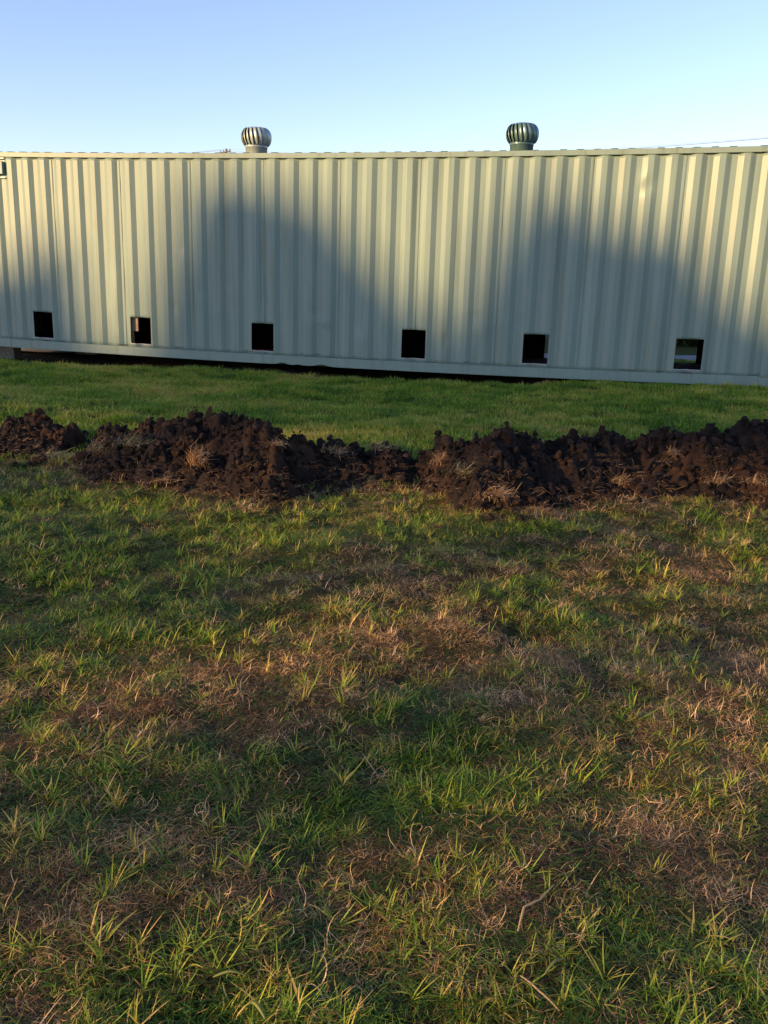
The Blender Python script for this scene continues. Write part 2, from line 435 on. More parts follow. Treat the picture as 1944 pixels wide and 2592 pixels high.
# roof sheets with ribs across
RP = 0.209
def roof_panel(s0, nrib, last):
    v = []; f = []; prof = [(0.0, 0.0)]
    for r in range(nrib):
        c = s0*0+0.05+r*RP
        prof += [(c, 0.0), (c+0.022, 0.020), (c+0.098, 0.020), (c+0.120, 0.0)]
    prof.append((last, 0.0))
    for ds, hh in prof:
        for d, hb in ((0.012, -0.012), (0.06, 0.0), (1.22, 0.012), (2.38, 0.0), (2.43, -0.012)):
            v.append(C(s0+ds, d, H-0.004+hh*(1 if 0.02 < d < 2.42 else 0.9)+hb*0.3))
    for i in range(len(prof)-1):
        for j in range(4): f.append((5*i+j, 5*i+5+j, 5*i+6+j, 5*i+j+1))
    o = mesh_obj('roof_panel', v, f, ROOFM, box)
    md = o.modifiers.new('t', 'SOLIDIFY'); md.thickness = 0.003
s = E0+0.02
while s < E1-0.3:
    n = 5; w = min(0.05+5*RP+0.085, E1-0.02-s); n = max(1, int((w-0.1)/RP))
    roof_panel(s, min(5, n), w); s += w+0.004
# cut openings: bare metal lip on the sill
for a, b in OPEN:
    vs = []; fs = []; xs = np.linspace(a, b, 9)
    for i, x in enumerate(xs):
        hh = OH0+0.002+0.0015*math.sin(i*2.1)
        vs += [C(x, fold_depth(x)-0.004, hh-0.010), C(x, fold_depth(x)-0.004, hh), C(x, fold_depth(x)+0.012, hh+0.002)]
    for i in range(8): fs += [(3*i, 3*i+3, 3*i+4, 3*i+1), (3*i+1, 3*i+4, 3*i+5, 3*i+2)]
    o = mesh_obj('opening_sill', vs, fs, RAW, box); md = o.modifiers.new('t', 'SOLIDIFY'); md.thickness = 0.002
# air louvre box near the top of the left end
lv = mesh_obj('louvre_box', *(lambda b: b)(([C(a, d, h) for a in (-0.40, -0.165) for d in (-0.038, 0.03) for h in (2.545, 2.725)],
     [(0, 1, 3, 2), (4, 6, 7, 5), (0, 4, 5, 1), (2, 3, 7, 6), (1, 5, 7, 3), (0, 2, 6, 4)])), PAINT, box)
bv = lv.modifiers.new('edge', 'BEVEL'); bv.width = 0.006; bv.segments = 2
mesh_obj('louvre_cover', [C(-0.39, -0.0395, 2.556), C(-0.185, -0.0395, 2.556), C(-0.185, -0.0395, 2.714), C(-0.39, -0.0395, 2.714), C(-0.287, -0.048, 2.635)], [(0, 1, 4), (1, 2, 4), (2, 3, 4), (3, 0, 4)], PLATE, lv)
for h in (2.50, 2.77):
    mesh_obj('louvre_flange', [C(a, d, h+e) for a in (-0.40, -0.15) for d in (-0.008, -0.001) for e in (-0.008, 0.008)],
             [(0, 1, 3, 2), (4, 6, 7, 5), (0, 4, 5, 1), (2, 3, 7, 6), (1, 5, 7, 3), (0, 2, 6, 4)], RAW, lv)
# scar and scratches on the paint
# turbine vents
def revolve(name, prof, mat, parent, loc, n=40, cap=False):
    v = []; f = []
    for r_, z_ in prof:
        for i in range(n):
            a = 2*math.pi*i/n; v.append((loc[0]+r_*math.cos(a), loc[1]+r_*math.sin(a), loc[2]+z_))
    for j in range(len(prof)-1):
        for i in range(n):
            f.append((j*n+i, j*n+(i+1) % n, (j+1)*n+(i+1) % n, (j+1)*n+i))
    if cap: f.append(tuple((len(prof)-1)*n+i for i in range(n)))
    o = mesh_obj(name, v, f, mat, parent, True)
    sh = o.data.attributes.new('sharp_edge', 'BOOLEAN', 'EDGE'); 
    return o
def turbine(s, mat, label, rz, tilt=0.0):
    x0, y0, z0 = C(s, 1.2, H)
    t = bpy.data.objects.new('turbine_vent', None); t.location = (x0, y0, z0+0.0); t.rotation_euler = (tilt, 0, rz); link(t, box)
    t['label'] = label
    revolve('vent_neck', [(0.162, -0.01), (0.162, 0.236), (0.168, 0.238), (0.170, 0.262), (0.166, 0.266)], mat, t, (0, 0, 0))
    revolve('vent_flashing', [(0.30, 0.012), (0.29, 0.018), (0.175, 0.022), (0.163, 0.05)], mat, t, (0, 0, 0))
    revolve('gap_shade_core', [(0.150, 0.262), (0.178, 0.32), (0.188, 0.38), (0.175, 0.44), (0.12, 0.485)], INSIDE_V, t, (0, 0, 0), 32, True)  # added core, coloured near black as the shade between the vanes
    revolve('vent_top', [(0.150, 0.500), (0.142, 0.512), (0.10, 0.522), (0.04, 0.527), (0.0001, 0.528)], mat, t, (0, 0, 0), 32)
    revolve('base_ring', [(0.166, 0.262), (0.174, 0.266), (0.174, 0.274), (0.166, 0.278)], mat, t, (0, 0, 0), 40)
    nv = 20
    for k in range(nv):
        a0 = 2*math.pi*k/nv; v = []; f = []; NZ, NA = 12, 5
        for i in range(NZ+1):
            u = i/NZ; ph = -0.95+u*(0.95+1.12)
            z = 0.392+0.152*math.sin(ph)*(1.0 if ph < 0 else 0.93)
            rr = 0.230*math.cos(ph*0.86)**0.62
            rr = max(rr, 0.145)
            for j in range(NA+1):
                w = j/NA
                # outer edge proud, the rest curls inward behind the next vane
                ang = a0+(w*0.345)-0.22*(u-0.5)
                ri = rr*(1.0-0.20*(1-w)**1.8)
                v.append((ri*math.cos(ang), ri*math.sin(ang), z))
        for i in range(NZ):
            for j in range(NA): q = i*(NA+1)+j; f.append((q, q+1, q+NA+2, q+NA+1))
        o = mesh_obj('vane', v, f, mat, t, True)
        md = o.modifiers.new('t', 'SOLIDIFY'); md.thickness = 0.0025
    return t
turbine(3.372, GALV, 'silvery galvanised spinning roof vent, the left one', 0.1)
turbine(7.358, GALV_G, 'dark green grey spinning roof vent, the right one', 0.35, 0.0)

# ---------------------------------------------------------------- things round the container
def boxv(name, cx, cy, cz, sx, sy, sz, rz, mat, parent=None, bev=0.01):
    v = [(a*sx/2, b*sy/2, c*sz) for a in (-1, 1) for b in (-1, 1) for c in (0, 1)]
    o = mesh_obj(name, v, [(0, 1, 3, 2), (4, 6, 7, 5), (0, 4, 5, 1), (2, 3, 7, 6), (1, 5, 7, 3), (0, 2, 6, 4)], mat, parent)
    o.location = (cx, cy, cz); o.rotation_euler = (0, 0, rz)
    if bev:
        m_ = o.modifiers.new('edge', 'BEVEL'); m_.width = bev; m_.segments = 2
    return o
bx, by = wall_xy(-0.93, 0.75)
b1 = boxv('concrete_block', bx, by, float(gz(bx, by))-0.02, 0.42, 0.20, OZ-float(gz(bx, by))+0.03, YAW, CONCRETE)
tag(b1, 'pale grey concrete block propping the left end of the container', 'block')
# the opposite supports, behind
for s_, nm in ((S_R+0.05, 'right'), ):
    x_, y_ = wall_xy(s_, 0.25); z_ = float(gz(x_, y_))
    tag(boxv('concrete_block', x_, y_, z_-0.05, 0.4, 0.3, OZ-z_+0.05, YAW, CONCRETE), 'grey concrete block under the front right corner of the container', 'block')
for s_ in (-0.3, S_R-0.1):
    x_, y_ = wall_xy(s_, 2.2); z_ = float(gz(x_, y_))
    tag(boxv('concrete_block', x_, y_, z_-0.05, 0.4, 0.3, OZ-z_+0.05, YAW, CONCRETE), 'grey concrete block under the rear %s corner of the container' % ('left' if s_ < 0 else 'right'), 'block')
# board scrap standing inside the second opening, lit through it
pb = empty('board_scrap', (*wall_xy(1.80, 0.062), 0), YAW)
pb.location.z = OZ+0.088-sag(1.8)
mesh_obj('board', [(a, b, c) for a in (0.0, 0.125) for b in (0, 0.012) for c in (0.27, 0.50)], [(0, 1, 3, 2), (4, 6, 7, 5), (0, 4, 5, 1), (2, 3, 7, 6), (1, 5, 7, 3), (0, 2, 6, 4)], PLY, pb)
mesh_obj('batten', [(a, b, c) for a in (0.0, 0.03) for b in (0.013, 0.045) for c in (0.0, 0.50)], [(0, 1, 3, 2), (4, 6, 7, 5), (0, 4, 5, 1), (2, 3, 7, 6), (1, 5, 7, 3), (0, 2, 6, 4)], PLY, pb)
mesh_obj('red_mark', [(0.045, -0.002, 0.385), (0.068, -0.002, 0.387), (0.066, -0.002, 0.402), (0.046, -0.002, 0.40)], [(0, 1, 2, 3)], REDP, pb)
tag(pb, 'peach board scrap in the corner of the second opening from the left', 'board')

# ---------------------------------------------------------------- far field: bushes, poles, power lines
def leaf_cloud(n, sampler, size, seed):
    r = np.random.default_rng(seed)
    P = sampler(n, r)
    n = len(P)
    d1 = r.normal(size=(n, 3)); d1 /= np.linalg.norm(d1, axis=1)[:, None]
    d2 = r.normal(size=(n, 3)); d2 -= (d2*d1).sum(1)[:, None]*d1; d2 /= np.linalg.norm(d2, axis=1)[:, None]
    sz = size*(0.6+0.8*r.random(n))[:, None]
    A = P+d1*sz; B_ = P+d2*sz*0.45; Cc = P-d1*sz; Dd = P-d2*sz*0.45
    V = np.stack([A, B_, Cc, Dd], 1).reshape(-1, 3)
    F_ = np.arange(4*n).reshape(n, 4)
    var = np.repeat(np.clip(r.random(n), 0, 1), 4)
    return V, F_, var
def ellipsoid_sampler(blobs):
    def f(n, r):
        w = np.array([b[3]*b[4]*b[5] for b in blobs]); idx = r.choice(len(blobs), n, p=w/w.sum())
        d = r.normal(size=(n, 3)); d /= np.linalg.norm(d, axis=1)[:, None]; q = (0.55+0.45*r.random(n)**0.5)
        Bq = np.array(blobs)[idx]
        return Bq[:, :3]+d*q[:, None]*Bq[:, 3:6]
    return f
def tree(name, x, y, blobs, n, size, seed, label, trunk_h, tr=0.12, cat='tree', group=None, limbs=True):
    z = float(gz(x, y, False))
    t = empty(name, (x, y, z)); tag(t, label, cat, group)
    V, F_, var = leaf_cloud(n, ellipsoid_sampler(blobs), size, seed)
    c = bpy.data.objects.new('crown', np_mesh('crown', V, F_, LEAF_M, False, {'var': var})); link(c, t)
    rr = random.Random(seed); v = []; f = []
    def tube(p, q, r0, r1, bend):
        p, q = Vector(p), Vector(q); ax = (q-p); k = 7; n_ = 6; base = len(v)
        u = ax.orthogonal().normalized(); w = ax.cross(u).normalized(); bd = u*bend
        for i in range(n_+1):
            a = i/n_; c_ = p+ax*a+bd*math.sin(a*math.pi); r_ = r0+(r1-r0)*a
            for j in range(k):
                g_ = 2*math.pi*j/k; v.append(tuple(c_+u*math.cos(g_)*r_+w*math.sin(g_)*r_))
        for i in range(n_):
            for j in range(k): f.append((base+i*k+j, base+i*k+(j+1) % k, base+(i+1)*k+(j+1) % k, base+(i+1)*k+j))
    tube((0, 0, -0.2), (0.1, 0.05, trunk_h), tr, tr*0.6, 0.08*trunk_h)
    if limbs:
        for b in blobs[:10]: tube((0.1, 0.05, trunk_h*0.75), (b[0], b[1], b[2]), tr*0.45, tr*0.12, 0.2)
    mesh_obj('trunk', v, f, BARK, t, True)
    return t
for i, (x, y, w, h) in enumerate(((5.5, 26.5, 3.4, 3.2), (9.3, 27.4, 3.8, 3.5), (13.0, 26.0, 3.0, 3.0), (17.2, 27.0, 3.8, 3.4), (1.8, 27.5, 3.2, 3.1), (-2.6, 27.0, 3.6, 3.0))):
    rr = random.Random(i+50)
    bl = [(rr.uniform(-w*0.45, w*0.45), rr.uniform(-0.8, 0.8), rr.uniform(0.25, h-0.9), w*0.32, 0.9, 0.75) for _ in range(11)]
    tree('bush', x, y-4.5, bl, 7000, 0.15, 90+i, 'dark leafy bush beyond the road behind the container, ' + ('seen left in the rightmost opening', 'behind the right end', 'well right of the container', 'farthest right of the row', 'behind the middle', 'farthest left of the row')[i], 1.2, 0.09, 'bush', 'bushes beyond the far road')

def catenary(name, p, q, dip, rad, parent=None, mat=WIREM, n=40):
    v = []; f = []; p, q = Vector(p), Vector(q)
    sd = (q-p).normalized(); u = sd.cross(Vector((0, 0, 1))).normalized()
    for i in range(n+1):
        a = i/n; c = p.lerp(q, a)-Vector((0, 0, dip*4*a*(1-a)))
        for g_ in range(4):
            an = math.pi/4+g_*math.pi/2
            v.append(tuple(c+u*math.cos(an)*rad+Vector((0, 0, 1))*math.sin(an)*rad))
    for i in range(n):
        for j in range(4): f.append((4*i+j, 4*i+(j+1) % 4, 4*i+4+(j+1) % 4, 4*i+4+j))
    return mesh_obj(name, v, f, mat, parent)
def utility_pole(x, y, topz, label, rz):
    z0 = float(gz(x, y, False)); t = empty('utility_pole', (x, y, z0), rz); hh = topz-z0
    revolve('post', [(0.15, -0.3), (0.13, hh*0.5), (0.10, hh), (0.001, hh+0.01)], POLE_W, t, (0, 0, 0), 10)
    boxv('crossarm', 0, -0.12, hh-0.36, 2.0, 0.1, 0.12, 0, POLE_W, t, 0.01)
    for k in (-0.9, -0.35, 0.9): revolve('insulator', [(0.03, 0), (0.06, 0.05), (0.05, 0.12), (0.001, 0.16)], CONCRETE, t, (k, -0.12, hh-0.24), 8)
    tag(t, label, 'utility pole')
    return [t.matrix_basis @ Vector((k, -0.12, hh-0.08)) for k in (-0.9, -0.35, 0.9)]
Y1, Y2 = 88.0, 42.0
A_ = utility_pole(-0.18027*Y1, Y1, CAM_Z+0.1400*Y1, 'distant utility pole, its top just over the roof beside the left vent', -0.9)
B_ = utility_pole(0.52*Y2, Y2, CAM_Z+0.1830*Y2, 'timber utility pole standing beyond the right end of the container', -0.9)
for k in range(3):
    w = catenary('power_line', A_[k], B_[k], 0.9, 0.011)
    tag(w, 'thin grey power line running low over the container roof, %s of the three' % ('nearest', 'middle', 'farthest')[k], 'power line', 'power lines between the two poles')
C_ = Vector((-95, 118, 15.0))
for k in range(3):
    w = catenary('power_line', A_[k], C_+Vector((k*0.5, 0, 0)), 1.5, 0.012)
    tag(w, 'faint power line left of the distant pole, %s of the three' % ('nearest', 'middle', 'farthest')[k], 'power line', 'power lines left of the distant pole')

# ---------------------------------------------------------------- trees behind the camera that throw the evening shade
LH = Vector((sun_dir.x, sun_dir.y, 0)).normalized(); TAN = math.tan(R(SUN_EL))
def shade_pt(s, h, dist):
    """point in the air whose shadow falls on the wall face at (s, h)"""
    x, y = wall_xy(s); z = OZ+h
    return np.array([x+LH.x*dist, y+LH.y*dist, z+TAN*dist])
def shade_tree(name, s_mid, dist, prof, h_lo, n, size, seed, label, cover=1.0, clump=None):
    """prof: list of (s, h) giving the crown's upper outline; crown round in plan"""
    S = [a for a, b in prof]; Hh = [b for a, b in prof]
    base = shade_pt(s_mid, 0, dist); gzv = float(gz(base[0], base[1], False))
    t = empty(name, (base[0], base[1], gzv)); tag(t, label, 'tree', 'trees behind the viewer')
    half = (S[-1]-S[0])/2; mid = (S[-1]+S[0])/2
    def f(n_, r):
        out = []
        ss = r.uniform(S[0], S[-1], n_*3); top = np.interp(ss, S, Hh); lo = h_lo+0.0*ss
        hs = lo+(top-lo)*r.random(n_*3)
        keep = np.ones(len(ss), bool); top = top+0.10*vnoise(ss, ss*0, 0.25, seed+9)
        keep &= (top-hs) > 0.45*r.random(n_*3)**2-0.08
        if clump:
            keep &= (vnoise(ss, hs, clump[0], seed)+0.5*vnoise(ss, hs, clump[0]*0.45, seed+3)) > clump[1]
        # roundness in depth
        w = np.sqrt(np.clip(1-((ss-mid)/(half+0.01))**2, 0.05, 1))
        dd = dist+r.uniform(-1, 1, n_*3)*w*half*0.8
        ss, hs, dd = ss[keep][:n_], hs[keep][:n_], dd[keep][:n_]
        X = OX+ss*CW+LH.x*dd; Y = OY+ss*SW+LH.y*dd; Z = OZ+hs+TAN*dd
        return np.stack([X-base[0], Y-base[1], Z-gzv], 1)
    V, F_, var = leaf_cloud(n, f, size, seed)
    c = bpy.data.objects.new('crown', np_mesh('crown', V, F_, LEAF_M, False, {'var': var})); link(c, t)
    topz = base[2]-gzv
    v = []; f_ = []; k = 8
    for i in range(9):
        a = i/8; z = -0.3+(topz-0.4)*a
        for j in range(k):
            g_ = 2*math.pi*j/k; r_ = 0.22*(1-0.75*a); v.append((r_*math.cos(g_)+0.1*math.sin(a*5), r_*math.sin(g_), z))
    for i in range(8):
        for j in range(k): f_.append((i*k+j, i*k+(j+1) % k, (i+1)*k+(j+1) % k, (i+1)*k+j))
    mesh_obj('trunk', v, f_, BARK, t, True)
P_ = PIT
D0 = 56.0
shade_tree('shade_tree', 0.3, D0, [(-3.2, -1.2), (-2.6, 0.3), (-1.5, 1.0), (-0.5, 1.20), (0.2, 1.35), (0.55, 1.70), (0.85, 1.60), (1.05, 0.55), (1.35, -0.1), (1.5, -1.2)], -1.5, 8000, 0.11, 301, 'tree behind the viewer whose shade falls on the left end of the container')
shade_tree('shade_tree', 4.0, D0+2, [(1.7, -1.2), (1.95, 0.1), (2.15, 0.55), (2.35, 1.2), (2.7, 2.0), (2.95, 2.42), (3.5, 2.46), (3.95, 2.42), (4.25, 2.26), (4.8, 2.16), (5.15, 1.76), (5.5, 1.45), (5.9, 1.08), (6.3, 0.65), (6.6, 0.1), (6.8, -1.2)], -1.5, 17000, 0.12, 302, 'tall tree behind the viewer whose shade falls on the left half of the container')
shade_tree('shade_tree', 9.0, D0, [(6.3, -1.2), (6.5, 0.55), (6.8, 0.95), (7.15, 1.72), (7.4, 2.08), (7.75, 2.32), (8.05, 2.46), (8.25, 2.14), (8.6, 1.92), (9.1, 1.86), (9.5, 1.90), (9.8, 1.60), (10.15, 1.15), (10.6, 0.85), (11.3, 0.6), (11.8, 0.2), (12.0, -1.2)], -1.5, 16000, 0.12, 303, 'tall tree behind the viewer whose shade falls on the right half of the container')
shade_tree('shade_tree', 5.4, D0-4, [(-4.0, -0.35), (0.5, -0.12), (3.5, -0.05), (8.5, -0.10), (13.0, -0.25), (15.5, -0.45)], -1.6, 36000, 0.13, 304, 'low spreading tree row behind the viewer')
for i, (a, b, top, lo, n) in enumerate(((7.0, 11.4, -1.3, -2.4, 600), (11.0, 15.2, -1.3, -3.1, 900), (14.8, 19.4, -1.3, -3.7, 1100), (19.0, 24.5, -1.3, -4.0, 1200))):
    shade_tree('shade_tree', (a+b)/2, D0-3+i, [(a, top-0.6), (a+0.5, top), ((a+b)/2, top+0.1), (b-0.5, top-0.05), (b, top-0.6)], lo, n, 0.12, 310+i, ('loose crowned tree %s of the low tree row behind the viewer' % ('at the far end', 'left of the middle', 'right of the middle', 'at the near end')[i]), clump=(0.48, 0.38))

# ---------------------------------------------------------------- dug soil heaps
CREST = [(-60,1072),(0,1070),(30,1066),(60,1060),(95,1060),(120,1080),(150,1095),(160,1078),(172,1078),(180,1108),(190,1135),(200,1150),
         (235,1145),(248,1092),(270,1088),(300,1095),(340,1082),(390,1062),(440,1051),(475,1047),(510,1057),(540,1067),(590,1063),(638,1054),(648,1066),(680,1072),(720,1093),(745,1112),(760,1106),(800,1125),(835,1120),(850,1120),(900,1122),(910,1142),(925,1150),(945,1140),(990,1140),(1025,1145),(1045,1165),(1055,1172),
         (1066,1150),(1082,1135),(1100,1140),(1108,1102),(1130,1100),(1150,1107),(1180,1110),(1222,1100),(1262,1084),(1290,1088),(1310,1096),(1350,1100),(1390,1108),(1410,1112),(1440,1092),(1462,1089),(1490,1102),(1520,1104),(1527,1090),(1560,1097),(1590,1120),(1605,1125),(1635,1102),(1665,1103),(1690,1110),(1720,1092),(1750,1089),(1770,1106),(1800,1098),(1840,1108),(1870,1092),(1885,1082),(1944,1078),(2010,1080)]
FRONT = [(-60,1165),(0,1172),(60,1178),(110,1185),(150,1190),(185,1180),(200,1200),(240,1222),(300,1222),(360,1236),(430,1240),(500,1240),(560,1248),(620,1272),(680,1280),(730,1275),(800,1250),(900,1238),(1000,1236),(1060,1242),(1110,1262),(1160,1290),(1220,1308),(1300,1305),(1380,1297),(1440,1275),(1550,1262),(1700,1262),(1850,1270),(1944,1278),(2010,1280)]
def hit_ground(px, py):
    d = pix_ray(px, py); t = 3.0
    for _ in range(30):
        p = d*t; z = float(gz(p.x, p.y, False)); t = t+((CAM_Z+p.z)-z)/(-d.z+0.03)*0.9
    return d.x*t, d.y*t
fr = np.array([hit_ground(a, b) for a, b in FRONT])
def yfront(x): return np.interp(x, fr[:, 0], fr[:, 1])
YC_OFF = 0.62
cx_, cz_ = [], []
for a, b in CREST:
    d = pix_ray(a, b); y = 6.6
    for _ in range(4):
        x = d.x/d.y*y; y = float(yfront(x))+YC_OFF
    x = d.x/d.y*y; cx_.append(x); cz_.append(CAM_Z+d.z/d.y*y-float(gz(x, y, False)))
cx_, cz_ = np.array(cx_), np.array(cz_)
def heap_h(x, y):
    yf = yfront(x) + 0.05*vnoise(x, y*0, 0.16, 41)+0.025*vnoise(x, y*0, 0.05, 42)
    hc = np.maximum(np.interp(x, cx_, cz_), 0.03)
    t = (y-yf)/YC_OFF
    f = np.where(t < 1, np.clip(t, 0, 1)**0.75*(1-0.12*np.sin(np.clip(t, 0, 1)*math.pi)), 1-sstep(1.0, 2.1, t)) 
    f = np.clip(f, 0, 1)
    env = sstep(0, 0.22, t)*(1-sstep(1.6, 2.1, t))
    b1 = np.abs(vnoise(x, y, 0.21, 51)); b2 = np.abs(vnoise(x, y, 0.095, 52)); b3 = np.abs(vnoise(x, y, 0.045, 53)); b4 = vnoise(x, y, 0.022, 54)
    lump = 0.115*(b1-0.45)+0.062*(b2-0.4)+0.036*(b3-0.4)+0.012*b4+0.020*np.sign(vnoise(x, y, 0.13, 57))*np.abs(vnoise(x, y, 0.13, 57))**0.4
    big = 0.07*vnoise(x, y, 0.35, 55)*(1-np.exp(-((t-1)/0.35)**2))
    return hc*f*0.97+env*(lump*(0.5+0.5*np.clip(hc/0.3, 0, 1))+big*f)
def clod_mesh(seed, sub=2):
    bm = bmesh.new(); bmesh.ops.create_icosphere(bm, subdivisions=sub, radius=1.0)
    r = random.Random(seed); ph = [r.uniform(0, 6) for _ in range(9)]
    for v in bm.verts:
        c = v.co.copy()
        n = 0.22*math.sin(3*c.x+ph[0])*math.sin(3*c.y+ph[1])+0.18*math.sin(5*c.z+ph[2])*math.sin(4*c.x+ph[3])+0.12*math.sin(9*c.y+ph[4])*math.sin(8*c.z+ph[5])+r.uniform(-0.09, 0.09)
        v.co = c*(1+n*1.2); v.co.z *= 0.8
    for _ in range(7):
        pn = Vector((r.gauss(0, 1), r.gauss(0, 1), r.gauss(0, 1))).normalized(); po = r.uniform(0.28, 0.72)
        for v in bm.verts:
            q = v.co.dot(pn)-po
            if q > 0: v.co -= pn*q*0.92
    V = np.array([v.co[:] for v in bm.verts]); F_ = np.array([[v.index for v in f.verts] for f in bm.faces]); bm.free()
    return V, F_
CLODS = [clod_mesh(i) for i in range(8)]; CLODS_S = [clod_mesh(20+i, 1) for i in range(6)]
def rotm(r):
    a = r.normal(size=(3, 3)); q, _ = np.linalg.qr(a); return q
def surf(x, y): return float(gz(x, y))+max(float(heap_h(np.array([x]), np.array([y]))[0]), 0.0)
def straw_mesh(n, rad, length, hgt, seed, flat=0.5, width=0.0016):
    """a tangle of thin curved strands"""
    r = np.random.default_rng(seed); V = []; F_ = []; var = []
    for i in range(n):
        p = r.normal(size=3)*np.array([rad, rad, hgt])*0.5; p[2] = abs(p[2])
        az = r.uniform(0, 2*math.pi); el = r.normal()*0.55*(1-flat)+0.15+0.5*(1-flat); l = length*r.uniform(0.4, 1.2)
        daz = r.normal()*1.1; de = -r.random()*1.3; K = 5; b = len(V); w = width*r.uniform(0.6, 1.4); vv = r.random()
        for j in range(K+1):
            d = np.array([math.cos(az)*math.cos(el), math.sin(az)*math.cos(el), math.sin(el)]); sd = np.array([-math.sin(az), math.cos(az), 0.3])
            ww = w*(1-0.6*j/K); V += [p-sd*ww, p+sd*ww]; var += [vv, vv]
            p = p+d*l/K; az += daz/K; el += de/K
        for j in range(K): q = b+2*j; F_.append((q, q+1, q+3, q+2))
    return np.array(V), np.array(F_), np.array(var)
def ray_surf(px, py):
    """where the photograph's ray meets the heap or the ground"""
    d = pix_ray(px, py); t = 4.0
    while t < 9:
        p = d*t
        if CAM_Z+p.z < surf(p.x, p.y): break
        t += 0.02
    return d.x*t, d.y*t
heap_spec = [
 ('dark soil heap at the left edge with grey dead grass at its foot', -80, 196),
 ('long dark soil heap left of the gap with a bright straw tuft on it', 196, 1052),
 ('long dark soil heap on the right reaching the right edge', 1052, 2040)]
for hi, (lab, pa, pb_) in enumerate(heap_spec):
    def xcut(p):
        d = pix_ray(p, 1150); return d.x/d.y*6.45
    xa, xb = xcut(pa), xcut(pb_)
    root = empty('soil_heap', ((xa+xb)/2, 6.6, float(gz((xa+xb)/2, 6.6, False)))); tag(root, lab, 'soil heap', 'soil heaps across the lawn')
    xs = np.arange(xa, xb+0.011, 0.011); ys = np.arange(5.2, 8.3, 0.011)
    X, Y = np.meshgrid(xs, ys); Hh = heap_h(X, Y)
    # sideways push so the lumps overhang a little
    X2 = X+0.020*vnoise(X, Y, 0.06, 61); Y2_ = Y+0.025*vnoise(X, Y, 0.07, 62)
    Z = gz(X, Y)+Hh-0.008
    V = np.stack([X2.ravel(), Y2_.ravel(), Z.ravel()], 1)-np.array(root.location)
    n_ = len(xs); ii = (np.arange(len(ys)-1)[:, None]*n_+np.arange(n_-1)[None, :]).ravel(); F_ = np.stack([ii, ii+1, ii+n_+1, ii+n_], 1)
    hm = Hh.ravel()[F_].max(1); F_ = F_[hm > 0.012]
    used = np.unique(F_); mp_ = -np.ones(len(V), int); mp_[used] = np.arange(len(used))
    o = bpy.data.objects.new('loose_soil', np_mesh('loose_soil', V[used], mp_[F_], SOIL_M, False)); link(o, root)
    # clods: small ones joined, the large ones as parts
    r = np.random.default_rng(400+hi); VV = []; FF = []; off = 0
    nsmall = int((xb-xa)*1700)
    for i in range(nsmall):
        x = r.uniform(xa+0.02, xb-0.02); t_ = r.uniform(-0.35, 1.5); y = float(yfront(x))+t_*YC_OFF
        if t_ < 0 and r.random() < 0.55-1.3*t_: continue
        hc = float(np.interp(x, cx_, cz_))
        if hc < 0.08 and r.random() < 0.7: continue
        rad = min(0.040, 0.004+0.006*r.random()+0.036*r.random()**7)
        v, f = CLODS_S[r.integers(6)] if rad < 0.016 else CLODS[r.integers(8)]
        v = ((v*r.uniform(0.6, 1.4, 3))@rotm(r).T)*rad; v = v+np.array([x, y, surf(x, y)+rad*0.25])
        VV.append(v); FF.append(f+off); off += len(v)
    o = bpy.data.objects.new('small_clods', np_mesh('small_clods', np.concatenate(VV)-np.array(root.location), np.concatenate(FF), SOIL_M, False)); link(o, root); o['kind'] = 'stuff'
    CM = []
    for v, f in CLODS:
        CM.append(np_mesh('soil_clod', v, f, SOIL_M, False))
    for i in range(int((xb-xa)*30)):
        x = r.uniform(xa+0.05, xb-0.05); t_ = r.uniform(0.0, 1.08) if i % 3 else r.uniform(0.88, 1.08); y = float(yfront(x))+t_*YC_OFF
        if float(np.interp(x, cx_, cz_)) < 0.12: continue
        rad = r.uniform(0.026, 0.05) if i % 3 else r.uniform(0.035, 0.07)
        c = bpy.data.objects.new('soil_clod', CM[r.integers(8)]); link(c, root)
        c.location = Vector((x, y, surf(x, y)-rad*0.25))-root.location; c.scale = (rad*r.uniform(0.8, 1.5), rad*r.uniform(0.6, 1.2), rad*r.uniform(0.5, 1.1)); c.rotation_euler = tuple(r.uniform(0, 6, 3))
    # dead grass strewn over the front of the heap
    VV = []; FF = []; AA = []; off = 0
    for i in range(int((xb-xa)*75)):
        x = r.uniform(xa+0.05, xb-0.05); t_ = r.uniform(-0.25, 0.8)*r.random()**0.5; y = float(yfront(x))+t_*YC_OFF
        v, f, a = straw_mesh(int(r.integers(4, 22)), 0.06, 0.08, 0.014, int(r.integers(1e6)), 0.75, 0.0014)
        VV.append(v+np.array([x, y, surf(x, y)+0.004])); FF.append(f+off); AA.append(a*0.7); off += len(v)
    o = bpy.data.objects.new('strewn_grass', np_mesh('strewn_grass', np.concatenate(VV)-np.array(root.location), np.concatenate(FF), STRAW_M, False, {'var': np.concatenate(AA)})); link(o, root); o['kind'] = 'stuff'

